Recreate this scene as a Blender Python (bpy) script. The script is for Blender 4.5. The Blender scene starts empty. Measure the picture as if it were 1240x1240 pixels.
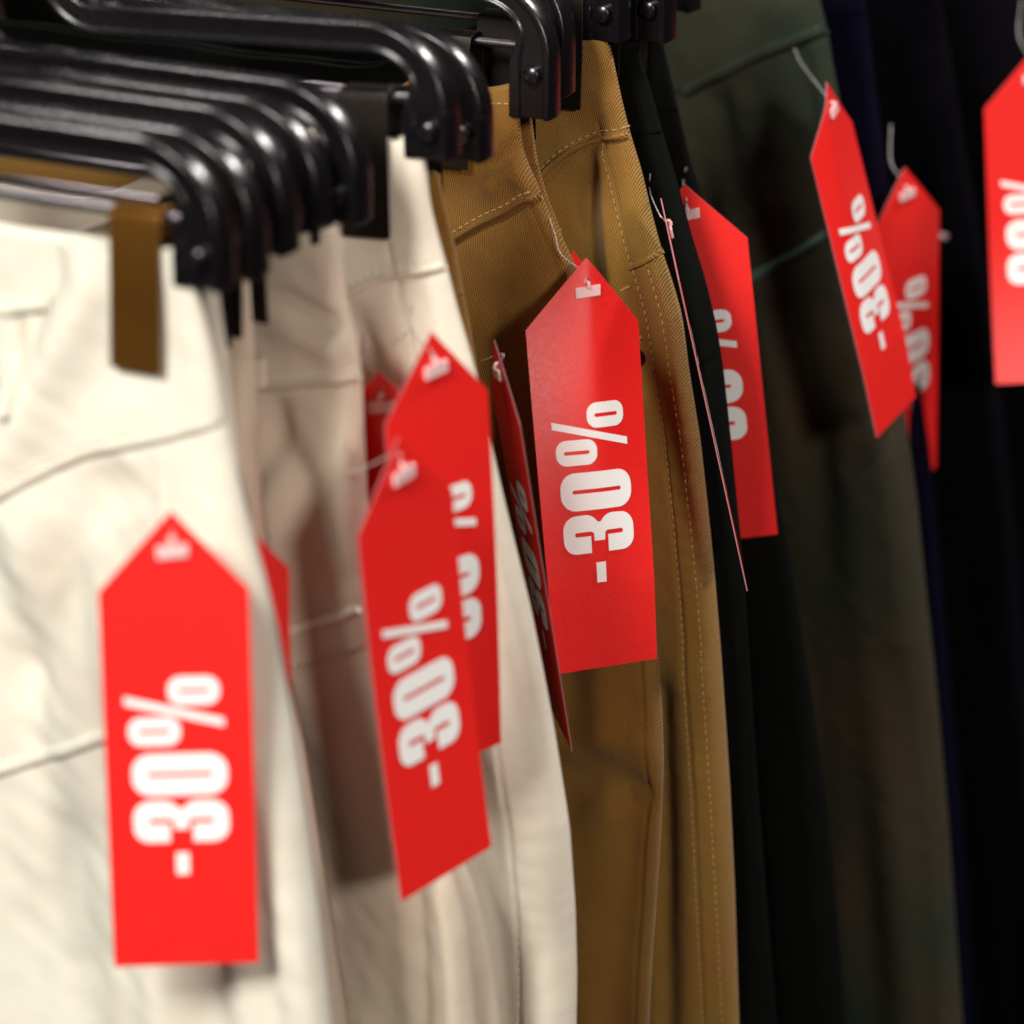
import bpy, bmesh, math, random
import numpy as np
from mathutils import Vector, Matrix
from mathutils.geometry import delaunay_2d_cdt

random.seed(7); rng = np.random.default_rng(7)
scene = bpy.context.scene
COL = scene.collection
R_ = math.radians

# ------------------------------------------------------------------ camera
PITCH = R_(21.0); FPX = 2568.0*1.7
FW = np.array([0, math.cos(PITCH), -math.sin(PITCH)])
RT = np.array([1.0, 0, 0])
CAM = np.array([0.0, 0.0, 1.45])-FW*0.56
UPV = np.array([0, math.sin(PITCH), math.cos(PITCH)])
cd = bpy.data.cameras.new('camera'); cam = bpy.data.objects.new('camera', cd); COL.objects.link(cam)
cam.location = CAM; cam.rotation_euler = (math.pi/2 - PITCH, 0, 0)
cd.sensor_width = 36; cd.sensor_height = 36; cd.sensor_fit = 'HORIZONTAL'
cd.lens = 36*FPX/1240.0; cd.clip_start = 0.01; cd.clip_end = 200
cd.dof.use_dof = True; cd.dof.focus_distance = 1.448; cd.dof.aperture_fstop = 6.2
scene.camera = cam

# ------------------------------------------------------------------ world, shop lamps and an added fill
w = bpy.data.worlds.new('World'); scene.world = w; w.use_nodes = True
w.node_tree.nodes['Background'].inputs[0].default_value = (0.80, 0.55, 0.50, 1)
w.node_tree.nodes['Background'].inputs[1].default_value = 0.022

def lamp(name, loc, target, size, power, col):
    l = bpy.data.lights.new(name, 'AREA'); l.shape = 'DISK'; l.size = size; l.energy = power; l.color = col
    o = bpy.data.objects.new(name, l); COL.objects.link(o); o.location = loc
    d = Vector(target) - Vector(loc); o.rotation_euler = d.to_track_quat('-Z', 'Y').to_euler()
    return o
lamp('ceiling_or_fill_spot', (-1.25, -1.45, 3.3), (0.0, 0.85, 1.10), 0.95, 160, (1.0, 0.985, 0.91))
lamp('ceiling_or_fill_spot', (1.05, -2.1, 2.35), (0.1, 0.80, 1.10), 0.40, 52, (1.0, 0.91, 0.82))  # fill added from the front right to brighten the shaded cloth
lamp('ceiling_or_fill_spot', (-0.55, 1.5, 2.7), (-0.1, 0.8, 1.2), 0.30, 26, (1.0, 0.93, 0.88))
lamp('ceiling_or_fill_spot', (1.15, 1.50, 2.45), (0.0, 0.78, 1.25), 0.28, 28, (1.0, 0.95, 0.90))

scene.view_settings.view_transform = 'Standard'; scene.view_settings.look = 'None'
scene.view_settings.gamma = 1.0; scene.view_settings.exposure = 0.0
scene.view_settings.use_curve_mapping = False
scene.cycles.use_denoising = True
scene.cycles.max_bounces = 8

# ------------------------------------------------------------------ helpers
def ray(px, py):
    return FW + (px-620.0)/FPX*RT + (620.0-py)/FPX*UPV
def unproj(px, py, d):
    return CAM + d*ray(px, py)
def project(P):
    q = np.asarray(P) - CAM; d = q @ FW
    return np.stack([620 + FPX*(q@RT)/d, 620 - FPX*(q@UPV)/d], -1)

def link(o, parent=None):
    COL.objects.link(o)
    if parent is not None: o.parent = parent
    return o
def empty(name, loc, label, cat, group=None):
    o = bpy.data.objects.new(name, None); o.empty_display_size = 0.02
    COL.objects.link(o); o.location = loc; o['label'] = label; o['category'] = cat
    if group: o['group'] = group
    return o
def mesh_obj(name, verts, faces, mat, parent=None, smooth=True, uv=None):
    me = bpy.data.meshes.new(name)
    me.from_pydata([tuple(map(float, v)) for v in verts], [], faces)
    me.materials.append(mat)
    if smooth: me.polygons.foreach_set('use_smooth', [True]*len(me.polygons))
    if uv is not None:
        ul = me.uv_layers.new(name='UVMap')
        li = np.empty(len(me.loops), dtype=np.int32); me.loops.foreach_get('vertex_index', li)
        ul.data.foreach_set('uv', np.asarray(uv, dtype=np.float32)[li].ravel())
    me.update()
    o = bpy.data.objects.new(name, me); COL.objects.link(o)
    if parent is not None:
        o.parent = parent
        o.matrix_parent_inverse = Matrix.Translation(parent.location).inverted() if parent.type == 'EMPTY' and parent.rotation_euler.x == 0 and parent.rotation_euler.z == 0 else Matrix.Identity(4)
    return o
def tube_geo(pts, r, n=8, closed_caps=True):
    pts = np.asarray(pts, float); m = len(pts); V = []; F = []
    t = np.gradient(pts, axis=0); t /= np.linalg.norm(t, axis=1)[:, None]+1e-12
    ref = np.array([0.3, 0.2, 0.93]); 
    if abs(t[0] @ ref) > 0.9: ref = np.array([1.0, 0, 0])
    x = np.cross(t[0], ref); x /= np.linalg.norm(x)
    rr = np.broadcast_to(np.asarray(r, float), (m,))
    for i in range(m):
        x = x - t[i]*(x@t[i]); x /= np.linalg.norm(x)+1e-12
        y = np.cross(t[i], x)
        for k in range(n):
            a = 2*math.pi*k/n
            V.append(pts[i] + rr[i]*(math.cos(a)*x + math.sin(a)*y))
    for i in range(m-1):
        for k in range(n):
            F.append((i*n+k, i*n+(k+1) % n, (i+1)*n+(k+1) % n, (i+1)*n+k))
    if closed_caps:
        F.append(tuple(reversed(range(n)))); F.append(tuple((m-1)*n+k for k in range(n)))
    return V, F
class MB:
    def __init__(s): s.V = []; s.F = []
    def add(s, V, F):
        b = len(s.V); s.V += [np.asarray(v, float) for v in V]; s.F += [tuple(b+i for i in f) for f in F]
    def tube(s, pts, r, n=8): s.add(*tube_geo(pts, r, n))
    def xf(s, M):
        M = np.array(M); return [(M @ np.append(v, 1))[:3] for v in s.V]
def spline(pts, n):
    """Catmull-Rom through points"""
    p = np.asarray(pts, float); p = np.vstack([2*p[0]-p[1], p, 2*p[-1]-p[-2]])
    out = []
    m = len(p)-3
    for i in range(m):
        k = max(2, int(round(n/m)))
        for j in range(k):
            t = j/k; a, b, c, d = p[i:i+4]
            out.append(0.5*((2*b)+(-a+c)*t+(2*a-5*b+4*c-d)*t*t+(-a+3*b-3*c+d)*t**3))
    out.append(p[-2]); return np.array(out)
def sstep(x): x = np.clip(x, 0, 1); return x*x*(3-2*x)

# ------------------------------------------------------------------ materials
def new_mat(name):
    m = bpy.data.materials.new(name); m.use_nodes = True
    nt = m.node_tree; b = nt.nodes['Principled BSDF']; return m, nt, b
def cloth(name, col, col2, twill=0.35, pitch=1050.0, rough=0.92, spec=0.12, mscale=17, mdet=5, sheen=0.12, bump=0.35, mott=0.55):
    """woven cotton twill: diagonal ribs in colour and bump, slow two-colour mottling, partly painting in colour shifts of the light"""
    m, nt, b = new_mat(name); N = nt.nodes; L = nt.links
    uv = N.new('ShaderNodeUVMap'); uv.uv_map = 'UVMap'
    sep = N.new('ShaderNodeSeparateXYZ'); L.new(uv.outputs[0], sep.inputs[0])
    # diagonal coordinate, wobbling slightly like hand
    nz = N.new('ShaderNodeTexNoise'); nz.inputs['Scale'].default_value = 160; nz.inputs['Detail'].default_value = 2
    L.new(uv.outputs[0], nz.inputs['Vector'])
    def math_(op, a, bb, c=None):
        n = N.new('ShaderNodeMath'); n.operation = op
        for i, v in enumerate((a, bb, c)):
            if v is None: continue
            if isinstance(v, (int, float)): n.inputs[i].default_value = v
            else: L.new(v, n.inputs[i])
        return n.outputs[0]
    diag = math_('MULTIPLY_ADD', sep.outputs[1], 0.62, sep.outputs[0])
    wob = math_('MULTIPLY_ADD', nz.outputs[0], 0.0009, diag)
    sn = math_('SINE', math_('MULTIPLY', wob, 2*math.pi*pitch), 0)
    # thread breaks along the rib
    br = N.new('ShaderNodeTexNoise'); br.inputs['Scale'].default_value = 1500; br.inputs['Detail'].default_value = 1
    L.new(uv.outputs[0], br.inputs['Vector'])
    rib = math_('MULTIPLY_ADD', sn, 0.5, math_('MULTIPLY', br.outputs[0], 0.9))
    mo = N.new('ShaderNodeTexNoise'); mo.inputs['Scale'].default_value = mscale; mo.inputs['Detail'].default_value = mdet; mo.inputs['Roughness'].default_value = 0.65
    L.new(uv.outputs[0], mo.inputs['Vector'])
    mr = N.new('ShaderNodeMapRange'); mr.inputs[1].default_value = 0.3; mr.inputs[2].default_value = 0.72
    L.new(mo.outputs[0], mr.inputs[0])
    mix = N.new('ShaderNodeMix'); mix.data_type = 'RGBA'
    mix.inputs[6].default_value = (*col, 1); mix.inputs[7].default_value = (*col2, 1)
    L.new(math_('MULTIPLY', mr.outputs[0], mott), mix.inputs[0])
    dk = N.new('ShaderNodeMix'); dk.data_type = 'RGBA'; dk.blend_type = 'MULTIPLY'
    L.new(mix.outputs[2], dk.inputs[6])
    g = math_('MULTIPLY_ADD', math_('SUBTRACT', rib, 0.5), math_('MULTIPLY_ADD', mr.outputs[0], twill*0.9, twill*0.55), 1.0)
    cmb = N.new('ShaderNodeCombineColor')
    for i in range(3): L.new(g, cmb.inputs[i])
    L.new(cmb.outputs[0], dk.inputs[7]); dk.inputs[0].default_value = 1
    L.new(dk.outputs[2], b.inputs['Base Color'])
    bp = N.new('ShaderNodeBump'); bp.inputs['Strength'].default_value = bump; bp.inputs['Distance'].default_value = 0.0004
    L.new(rib, bp.inputs['Height'])
    bp2 = N.new('ShaderNodeBump'); bp2.inputs['Strength'].default_value = 0.3; bp2.inputs['Distance'].default_value = 0.0012
    n3 = N.new('ShaderNodeTexNoise'); n3.inputs['Scale'].default_value = 120; n3.inputs['Detail'].default_value = 4
    L.new(uv.outputs[0], n3.inputs['Vector']); L.new(n3.outputs[0], bp2.inputs['Height'])
    L.new(bp2.outputs[0], bp.inputs['Normal']); L.new(bp.outputs[0], b.inputs['Normal'])
    b.inputs['Roughness'].default_value = rough
    b.inputs['Specular IOR Level'].default_value = spec
    b.inputs['Sheen Weight'].default_value = sheen; b.inputs['Sheen Roughness'].default_value = 0.5
    return m
def thread(name, col):
    m, nt, b = new_mat(name); N = nt.nodes
    n = N.new('ShaderNodeTexNoise'); n.inputs['Scale'].default_value = 900
    r = N.new('ShaderNodeValToRGB'); r.color_ramp.elements[0].color = (*[c*0.75 for c in col], 1); r.color_ramp.elements[1].color = (*col, 1)
    tc = N.new('ShaderNodeTexCoord'); nt.links.new(tc.outputs['Object'], n.inputs['Vector'])
    nt.links.new(n.outputs[0], r.inputs[0]); nt.links.new(r.outputs[0], b.inputs['Base Color'])
    b.inputs['Roughness'].default_value = 0.8; return m
def plain(name, col, rough, metal=0.0, spec=0.5, noise=0.0, scale=300, coat=0.0):
    m, nt, b = new_mat(name); N = nt.nodes
    b.inputs['Base Color'].default_value = (*col, 1); b.inputs['Metallic'].default_value = metal
    b.inputs['Roughness'].default_value = rough; b.inputs['Specular IOR Level'].default_value = spec
    if noise > 0:
        tc = N.new('ShaderNodeTexCoord'); n = N.new('ShaderNodeTexNoise'); n.inputs['Scale'].default_value = scale; n.inputs['Detail'].default_value = 5
        nt.links.new(tc.outputs['Object'], n.inputs['Vector'])
        mr = N.new('ShaderNodeMapRange'); mr.inputs[3].default_value = rough-noise; mr.inputs[4].default_value = rough+noise
        nt.links.new(n.outputs[0], mr.inputs[0]); nt.links.new(mr.outputs[0], b.inputs['Roughness'])
        bp = N.new('ShaderNodeBump'); bp.inputs['Strength'].default_value = 0.03; bp.inputs['Distance'].default_value = 0.0006
        nt.links.new(n.outputs[0], bp.inputs['Height']); nt.links.new(bp.outputs[0], b.inputs['Normal'])
    b.inputs['Coat Weight'].default_value = coat
    return m
M_PLASTIC = plain('black_plastic', (0.004, 0.0033, 0.0046), 0.26, 0, 0.5, 0.08, 420)
M_STEEL = plain('dull_steel_rod', (0.16, 0.15, 0.17), 0.32, 1.0, 0.5, 0.06, 400)
M_CLIP = plain('bronze_tinted_clip_metal', (0.17, 0.072, 0.010), 0.36, 0.75, 0.5, 0.07, 350)  # bronze base colour stands in for warm reflections on the metal
M_DARKCLIP = plain('dark_clip_metal', (0.035, 0.028, 0.024), 0.34, 0.85, 0.5, 0.07, 350)
M_WIRE = plain('bright_wire', (0.75, 0.72, 0.70), 0.18, 1.0)
M_RIVET = plain('black_rivet', (0.012, 0.012, 0.014), 0.22, 0.5)
M_RED = plain('red_card_print', (0.74, 0.010, 0.012), 0.44, 0, 0.5, 0.08, 700)
def print_grain(m, col, amt):
    nt = m.node_tree; N = nt.nodes; b = N['Principled BSDF']; tc = N.new('ShaderNodeTexCoord')
    n = N.new('ShaderNodeTexNoise'); n.inputs['Scale'].default_value = 1400; n.inputs['Detail'].default_value = 3
    r = N.new('ShaderNodeValToRGB'); r.color_ramp.elements[0].position = 0.3; r.color_ramp.elements[1].position = 0.7
    r.color_ramp.elements[0].color = (*[c*(1-amt) for c in col], 1); r.color_ramp.elements[1].color = (*[min(1, c*(1+amt)) for c in col], 1)
    nt.links.new(tc.outputs['Object'], n.inputs['Vector']); nt.links.new(n.outputs[0], r.inputs[0]); nt.links.new(r.outputs[0], b.inputs['Base Color'])
print_grain(M_RED, (0.76, 0.014, 0.012), 0.10)
M_WHITEINK = plain('white_print', (0.86, 0.86, 0.86), 0.45, 0, 0.4, 0.05, 700)
M_EDGE = plain('paper_edge', (0.34, 0.15, 0.16), 0.8, 0, 0.2)  # paper rim darkened in colour to imitate shade on the edge-on tag
M_NYLON = plain('clear_nylon', (0.95, 0.93, 0.93), 0.25); 
M_NYLON.node_tree.nodes['Principled BSDF'].inputs['Transmission Weight'].default_value = 0.55
M_BARB = plain('milky_nylon', (0.90, 0.62, 0.63), 0.3)
M_BARB.node_tree.nodes['Principled BSDF'].inputs['Transmission Weight'].default_value = 0.2

CREAM = cloth('cream_cotton', (0.66, 0.655, 0.56), (0.62, 0.535, 0.455), 0.05, 1050, bump=0.08, mott=0.8)  # greenish-to-pinkish mottling, here and on the next two, paints in mixed light
ECRU = cloth('ecru_cotton', (0.62, 0.55, 0.44), (0.55, 0.42, 0.335), 0.06, 1050, bump=0.08, mott=0.8)
WHITE = cloth('off_white_cotton', (0.80, 0.765, 0.645), (0.72, 0.595, 0.50), 0.05, 1050, bump=0.08, mott=0.8)
BROWN = cloth('golden_brown_twill', (0.27, 0.142, 0.027), (0.235, 0.098, 0.018), 0.7, 1050, bump=0.8, mott=0.9)
KHAKI = cloth('khaki_twill', (0.275, 0.172, 0.032), (0.32, 0.140, 0.038), 0.55, 1080, bump=0.6, mott=0.9)
DGREEN = cloth('blackish_green_cotton', (0.004, 0.0045, 0.004), (0.006, 0.006, 0.005), 0.3, 950, bump=0.3, sheen=0.0, spec=0.05)
DOLIVE = cloth('dark_olive_cotton', (0.056, 0.038, 0.023), (0.015, 0.028, 0.020), 0.3, 950, bump=0.3, mott=0.9, mscale=7, mdet=1.5, sheen=0.02, spec=0.06)
NAVY = cloth('navy_cotton', (0.004, 0.0035, 0.012), (0.003, 0.0025, 0.008), 0.3, 950, bump=0.3, sheen=0.0, spec=0.03)
BLACK = cloth('black_cotton', (0.003, 0.0025, 0.004), (0.004, 0.0035, 0.006), 0.3, 950, bump=0.3, sheen=0.0, spec=0.03)
TH_CREAM = thread('cream_thread', (0.82, 0.77, 0.66))
TH_TAN = thread('tan_thread', (0.52, 0.33, 0.12))
TH_GREEN = thread('dull_green_thread', (0.05, 0.115, 0.085))
TH_DARK = thread('dark_thread', (0.02, 0.02, 0.018))

# ------------------------------------------------------------------ trousers
class Trousers:
    """Flat-hung pair of trousers. Lives in a vertical plane through its waist corner."""
    def __init__(s, key, label, mat, thr, edge, d, yaw, res=1.6e-3, seams=(), folds=(), outseam=None,
                 pucker=0.0, thick=0.0105, wave=0.0016, seed=0, edge_r=0.0065, band=0.036, length=0.95, width=0.36,
                 waistband=True, belly=0.0, corner_lift=0.004, sag=0.022, sag0=0.06, seam_k=1.0):
        s.seam_k = seam_k; s.sag = sag; s.sag0 = sag0
        s.key = key; s.mat = mat; s.thr = thr; a = R_(yaw); s.a = a
        s.b = np.array([math.cos(a), -math.sin(a), 0]); s.n = np.array([-math.sin(a), -math.cos(a), 0]); s.zh = np.array([0, 0, 1.0])
        s.O = unproj(edge[0][0], edge[0][1], d)
        e = np.array([s.uz(*p) for p in edge])            # (u,z) of the folded side edge
        order = np.argsort(-e[:, 1]); e = e[order]
        # extend down to the hem
        sl = (e[-1, 0]-e[-3, 0])/(e[-1, 1]-e[-3, 1]) if len(e) > 3 else 0
        zb = -length
        ext = [(e[-1, 0]+sl*-0.05*0.5, e[-1, 1]-0.05), (e[-1, 0]-0.006, e[-1, 1]-0.15), (e[-1, 0]-0.03, zb-0.01)]
        e = np.vstack([e, ext]); s.ez = e[::-1, 1]; s.eu = e[::-1, 0]
        s.zmin = zb; s.res = res; s.W = width; s.thick = thick; s.r = edge_r; s.wave = wave; s.pucker = pucker; s.outs = outseam
        s.band = band; s.clift = corner_lift; s.belly = belly
        s.ph = np.random.default_rng(seed).uniform(0, 6.28, 24); s.rn = np.random.default_rng(seed+50).uniform(-1, 1, 24)
        s.seams = [np.array([s.uz(*p) for p in q]) for q in seams]
        s.folds = [(np.array([s.uz(*p) for p in q]), wd, am) for q, wd, am in folds]
        s.clips = []
        s.label = label
    def uz(s, px, py):
        """where the sight line through a photo pixel meets the plane of this pair"""
        r = ray(px, py); t = ((s.O-CAM) @ s.n)/(r @ s.n); P = CAM+t*r-s.O
        return (P @ s.b, P[2])
    def ue(s, z):
        z = np.asarray(z, float)
        k = len(s.ez)
        v = 0; ws = 0
        for dz, wt in ((-0.006, 1), (-0.003, 2), (0, 3), (0.003, 2), (0.006, 1)):
            v = v+wt*np.interp(z+dz, s.ez, s.eu); ws += wt
        return v/ws
    @staticmethod
    def pdist(poly, U, Z, extend=False):
        """distance to polyline, signed distance (above +), and param"""
        best = np.full(U.shape, 1e9); sd = np.zeros(U.shape)
        for i in range(len(poly)-1):
            p, q = poly[i], poly[i+1]; dv = q-p; l2 = dv @ dv+1e-12
            t = ((U-p[0])*dv[0]+(Z-p[1])*dv[1])/l2
            tc = np.clip(t, 0, 1)
            if extend and i == 0: tc = np.where(t < 0, t, tc)
            if extend and i == len(poly)-2: tc = np.where(t > 1, t, tc)
            dx = U-(p[0]+tc*dv[0]); dz = Z-(p[1]+tc*dv[1]); d = np.hypot(dx, dz)
            sg = np.sign(dv[0]*(Z-p[1])-dv[1]*(U-p[0])); m = d < best
            best = np.where(m, d, best); sd = np.where(m, sg*d, sd)
        return best, sd
    def height(s, U, Z, fine=True):
        """how far the front face stands off the plane"""
        q = s.ue(Z)-U; dep = -Z
        h = 0.0042+(s.thick-0.0042)*sstep((dep-0.02)/0.09)
        for (cu, hw) in s.clips:          # cloth is pinched under the clip
            h = h-0.0022*np.exp(-((U-cu)/0.012)**2)*np.exp(-(np.maximum(dep-0.03, 0)/0.015)**2)
        p = s.ph; r = s.rn; H = np.zeros_like(h)
        lo = sstep((dep-0.03)/0.12)
        for i in range(5):   # hanging folds, nearly vertical
            k = 70+45*i; H += s.wave*(1.1-0.17*i)*np.sin(k*(q+0.05*r[i]*dep*2)+p[i]+1.6*np.sin(9*dep+p[i+5]))*lo
        for i in range(6):   # small crumples of the cloth
            an = 1.3*r[i+6]; k = 130+85*i
            H += s.wave*0.045*np.sin(k*(q*math.cos(an)+dep*math.sin(an))+p[i+10]+1.3*np.sin(55*dep+p[i+3])+np.sin(70*q+p[i]))
        H += s.belly*np.exp(-((dep-0.11)/0.07)**2)*np.exp(-((q-0.05)/0.04)**2)
        for poly, wd, am in s.folds:
            d, _ = s.pdist(poly, U, Z); H += am*np.exp(-(d/wd)**2)
        for (cu, hw) in s.clips: H = H*(1-np.exp(-((U-cu)/0.016)**2)*sstep((0.075-dep)/0.03))
        h = h+H
        if s.outs is not None:
            qs = s.outs*(1+0.05*np.sin(22*dep+p[2]))
            x = (qs-q); on = sstep((dep-s.band+0.004)/0.006)
            f = 0.0007*sstep(x/0.0016+0.5)-0.0008*np.exp(-((x+0.0006)/0.0011)**2)
            pk = s.pucker*(0.5+0.9*np.sin(17*dep+p[9])*np.sin(29*dep+p[8]))*np.exp(-((q-qs*0.62)/(qs*0.42))**2)*(np.sin(2*math.pi*dep/0.0085+2.2*np.sin(31*dep+p[4])+1.5*np.sin(77*dep+p[1]))*(0.55+0.45*np.sin(43*dep+p[7])))
            h = h+(f+pk)*on
        for poly in s.seams:
            d, sd = s.pdist(poly, U, Z)
            endf = sstep((U-poly[:, 0].min()+0.006)/0.006)*sstep((poly[:, 0].max()+0.006-U)/0.006)
            near = np.exp(-(np.maximum(np.abs(sd)-0.010, 0)/0.008)**2)
            f = 0.0010*sstep(sd/0.0012+0.5)*near+0.0007*np.exp(-((sd-0.0004)/0.0010)**2)-0.0010*np.exp(-((sd+0.0018)/0.0013)**2)
            h = h+f*endf*s.seam_k
        rd = np.sqrt(np.clip(1-(1-np.clip(q/s.r, 0, 1))**2, 0, 1))
        far = np.sqrt(np.clip(1-(1-np.clip((s.W-q)/s.r, 0, 1))**2, 0, 1))
        return np.maximum(h, 0.0022)*rd*far
    def pt(s, U, Z, off=0.0):
        H = s.height(np.asarray(U, float), np.asarray(Z, float))+off
        return s.O+np.multiply.outer(np.asarray(U, float), s.b)+np.multiply.outer(np.asarray(Z, float), s.zh)+np.multiply.outer(H, s.n)
    def build(s):
        root = empty('trousers', s.O, s.label, 'trousers', 'trousers hung along the rail'); s.root = root
        def rows(z0, z1, fine_until):
            z = [z0]
            while z[-1] > z1:
                st = s.res if z[-1] > fine_until else min(0.02, s.res*1.5+0.35*(fine_until-z[-1])+s.res)
                z.append(z[-1]-st)
            z[-1] = z1; return np.array(z)
        def cols():
            th = np.linspace(0, math.pi/2, 8); q = list(s.r*(1-np.cos(th)))
            while q[-1] < 0.11: q.append(q[-1]+s.res)
            while q[-1] < s.W-s.r: q.append(q[-1]+min(0.008, s.res+0.12*(q[-1]-0.11)))
            q = [x for x in q if x < s.W-s.r]+list(s.W-s.r*(1-np.cos(th[::-1])))
            return np.array(q)
        def shell(name, z0f, z1, off, mat, fine_until, seam=None):
            q = cols(); qb = np.linspace(0, 1, 26)[1:-1]; qb = (qb**1.3*s.W)[::-1]
            Zr = rows(0.0, z1, fine_until); nq = len(q)+len(qb); V = []; UV = []
            Q = np.concatenate([q, qb]); back = np.arange(nq) >= len(q)
            G = []
            for z in Zr:
                top = s.clift*np.exp(-(Q/0.012)**2)-s.sag*sstep((Q-s.sag0)/0.09)
                zz = z+top*np.clip(1+z/0.12, 0, 1) + 0.0006*np.sin(90*Q+s.ph[0])*np.clip(1+z/0.02, 0, 1)
                if seam is not None:
                    fr = z/z1; zb = np.full_like(Q, z1)
                    for _ in range(5):
                        zb = np.where(back, z1, s.zb(s.ue(zb)-Q))
                    zz = top*(1-fr)+fr*(zb+0.0002)
                U = s.ue(zz)-Q
                H = s.height(U, zz)+off
                Hb = -(np.maximum(0.004, (0.0035+(s.thick-0.0035)*sstep((-zz-0.02)/0.09)))*np.sqrt(np.clip(1-(1-np.clip(Q/s.r, 0, 1))**2, 0, 1)))-off
                H = np.where(back, Hb, H)
                G.append(s.O+U[:, None]*s.b+zz[:, None]*s.zh+H[:, None]*s.n)
                UV.append(np.stack([np.where(back, 1.3-Q, Q), zz], -1))
            V = np.concatenate(G); UV = np.concatenate(UV); nr = len(Zr)
            i = np.arange(nr-1)[:, None]*nq; k = np.arange(nq)[None, :]; k2 = (k+1) % nq
            F = np.stack([i+k, i+k2, i+nq+k2, i+nq+k], -1).reshape(-1, 4)
            me = bpy.data.meshes.new(name); me.vertices.add(len(V)); me.vertices.foreach_set('co', V.astype(np.float32).ravel())
            me.loops.add(F.size); me.loops.foreach_set('vertex_index', F.astype(np.int32).ravel())
            me.polygons.add(len(F)); me.polygons.foreach_set('loop_start', np.arange(0, F.size, 4, dtype=np.int32))
            me.polygons.foreach_set('use_smooth', np.ones(len(F), dtype=bool))
            ul = me.uv_layers.new(name='UVMap'); ul.data.foreach_set('uv', UV[F.ravel()].astype(np.float32).ravel())
            me.update(calc_edges=True); me.validate(); me.materials.append(mat)
            o = bpy.data.objects.new(name, me); COL.objects.link(o); o.parent = root
            o.matrix_parent_inverse = Matrix.Translation(root.location).inverted()
            md = o.modifiers.new('thickness', 'SOLIDIFY'); md.thickness = 0.0016; md.offset = -1
            return o
        root.location = Vector(s.O)
        fu = min(s.uz(620, 1280)[1], -0.25)
        shell('legs', 0, s.zmin, 0.0, s.mat, fu)
        if s.seams and s.key != 'T6': shell('waistband', 0, -0.09, 0.0009, s.mat, -1, seam=True)
        else: shell('waistband', 0, -s.band, 0.0009, s.mat, -1)
        return root
    def zb(s, u):
        """lower rim of the waistband"""
        if s.seams and s.key != 'T6':
            q = s.seams[0]; o = np.argsort(q[:, 0]); return np.interp(u, q[o, 0], q[o, 1])
        return np.full_like(np.asarray(u, float), -s.band)
    def stitches(s, poly, off=0.0, dz=-0.0022, ln=0.0026, gap=0.0011, r=0.00032, mat=None, name='stitching'):
        """a row of sewn stitches laid on the cloth, poly in (u,z), shifted by dz across the seam"""
        P = spline(poly, 120); seg = np.r_[0, np.cumsum(np.hypot(*np.diff(P, axis=0).T))]
        mb = MB(); t = 0.0
        while t+ln < seg[-1]:
            tt = np.linspace(t, t+ln, 4); u = np.interp(tt, seg, P[:, 0]); z = np.interp(tt, seg, P[:, 1])+dz
            p = s.pt(u, z, 0.0); lift = np.array([-0.0001, r*0.9, r*0.9, -0.0001])
            lift = lift+np.where(z > s.zb(u), 0.0009, 0)
            mb.tube(p+lift[:, None]*s.n, r, 5); t += ln+gap
        if not mb.V: return
        o = mesh_obj(name, mb.V, mb.F, mat or s.thr, s.root); o['kind'] = 'stuff'; return o
    def strip(s, name, poly, width, h, mat=None, off=0.0):
        """a raised sewn strip (welt, loop, pocket edge) along poly (u,z)"""
        P = spline(poly, 40); V = []; F = []; UV = []
        T = np.gradient(P, axis=0); T /= np.linalg.norm(T, axis=1)[:, None]; Nn = np.stack([-T[:, 1], T[:, 0]], -1)
        prof = [(-0.5, 0.0), (-0.46, 0.75), (-0.3, 1.0), (0, 1.05), (0.3, 1.0), (0.46, 0.75), (0.5, 0.0)]
        m = len(prof)
        for i in range(len(P)):
            for (x, y) in prof:
                u, z = P[i]+Nn[i]*x*width
                V.append(s.pt(u, z, off+y*h-0.0003)); UV.append((u, z))
        for i in range(len(P)-1):
            for k in range(m-1): F.append((i*m+k, (i+1)*m+k, (i+1)*m+k+1, i*m+k+1))
        F.append(tuple(range(m))[::-1]); F.append(tuple((len(P)-1)*m+k for k in range(m)))
        return mesh_obj(name, V, F, mat or s.mat, s.root, uv=UV)
    def px(s, pts): return [s.uz(*p) for p in pts]
# ---- the pairs, in order along the rail (pixels are sight lines into each pair's own hanging plane)
T = {}
def pair(key, *a, **k): a = list(a); a[4] = 1.7*a[4]+0.012; T[key] = Trousers(key, *a, **k); return T[key]
pair('T1', 'cream cotton trousers gripped by the bronze clip, first pair on the rail', CREAM, TH_CREAM,
     [(228, 312), (236, 340), (250, 390), (263, 440), (276, 510), (302, 640), (335, 770), (355, 880), (372, 1000), (388, 1120), (401, 1240)], 0.670, 27, res=1.5e-3, seed=1,
     seams=[[(0, 600), (27, 585), (70, 562), (118, 541), (165, 531), (214, 521), (274, 505)]],
     folds=[([(165, 300), (110, 370), (60, 450), (20, 530), (-20, 640)], 0.013, 0.0095), ([(50, 330), (10, 430), (-40, 520)], 0.013, -0.010),
            ([(150, 590), (110, 680), (60, 800)], 0.012, -0.006), ([(60, 620), (20, 760), (0, 900)], 0.010, 0.003), ([(110, 1010), (60, 1120), (40, 1240)], 0.012, -0.0035),
            ([(330, 900), (350, 1060), (368, 1240)], 0.005, 0.002)], sag=-0.003, seam_k=0.55, wave=0.0022, edge_r=0.008)
pair('T1b', 'cream trousers mostly hidden behind the first cream pair', CREAM, TH_CREAM,
     [(262, 322), (272, 400), (280, 480), (296, 620), (322, 760), (345, 900), (362, 1020), (388, 1240)], 0.692, 27, seed=2, res=2.2e-3)
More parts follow.
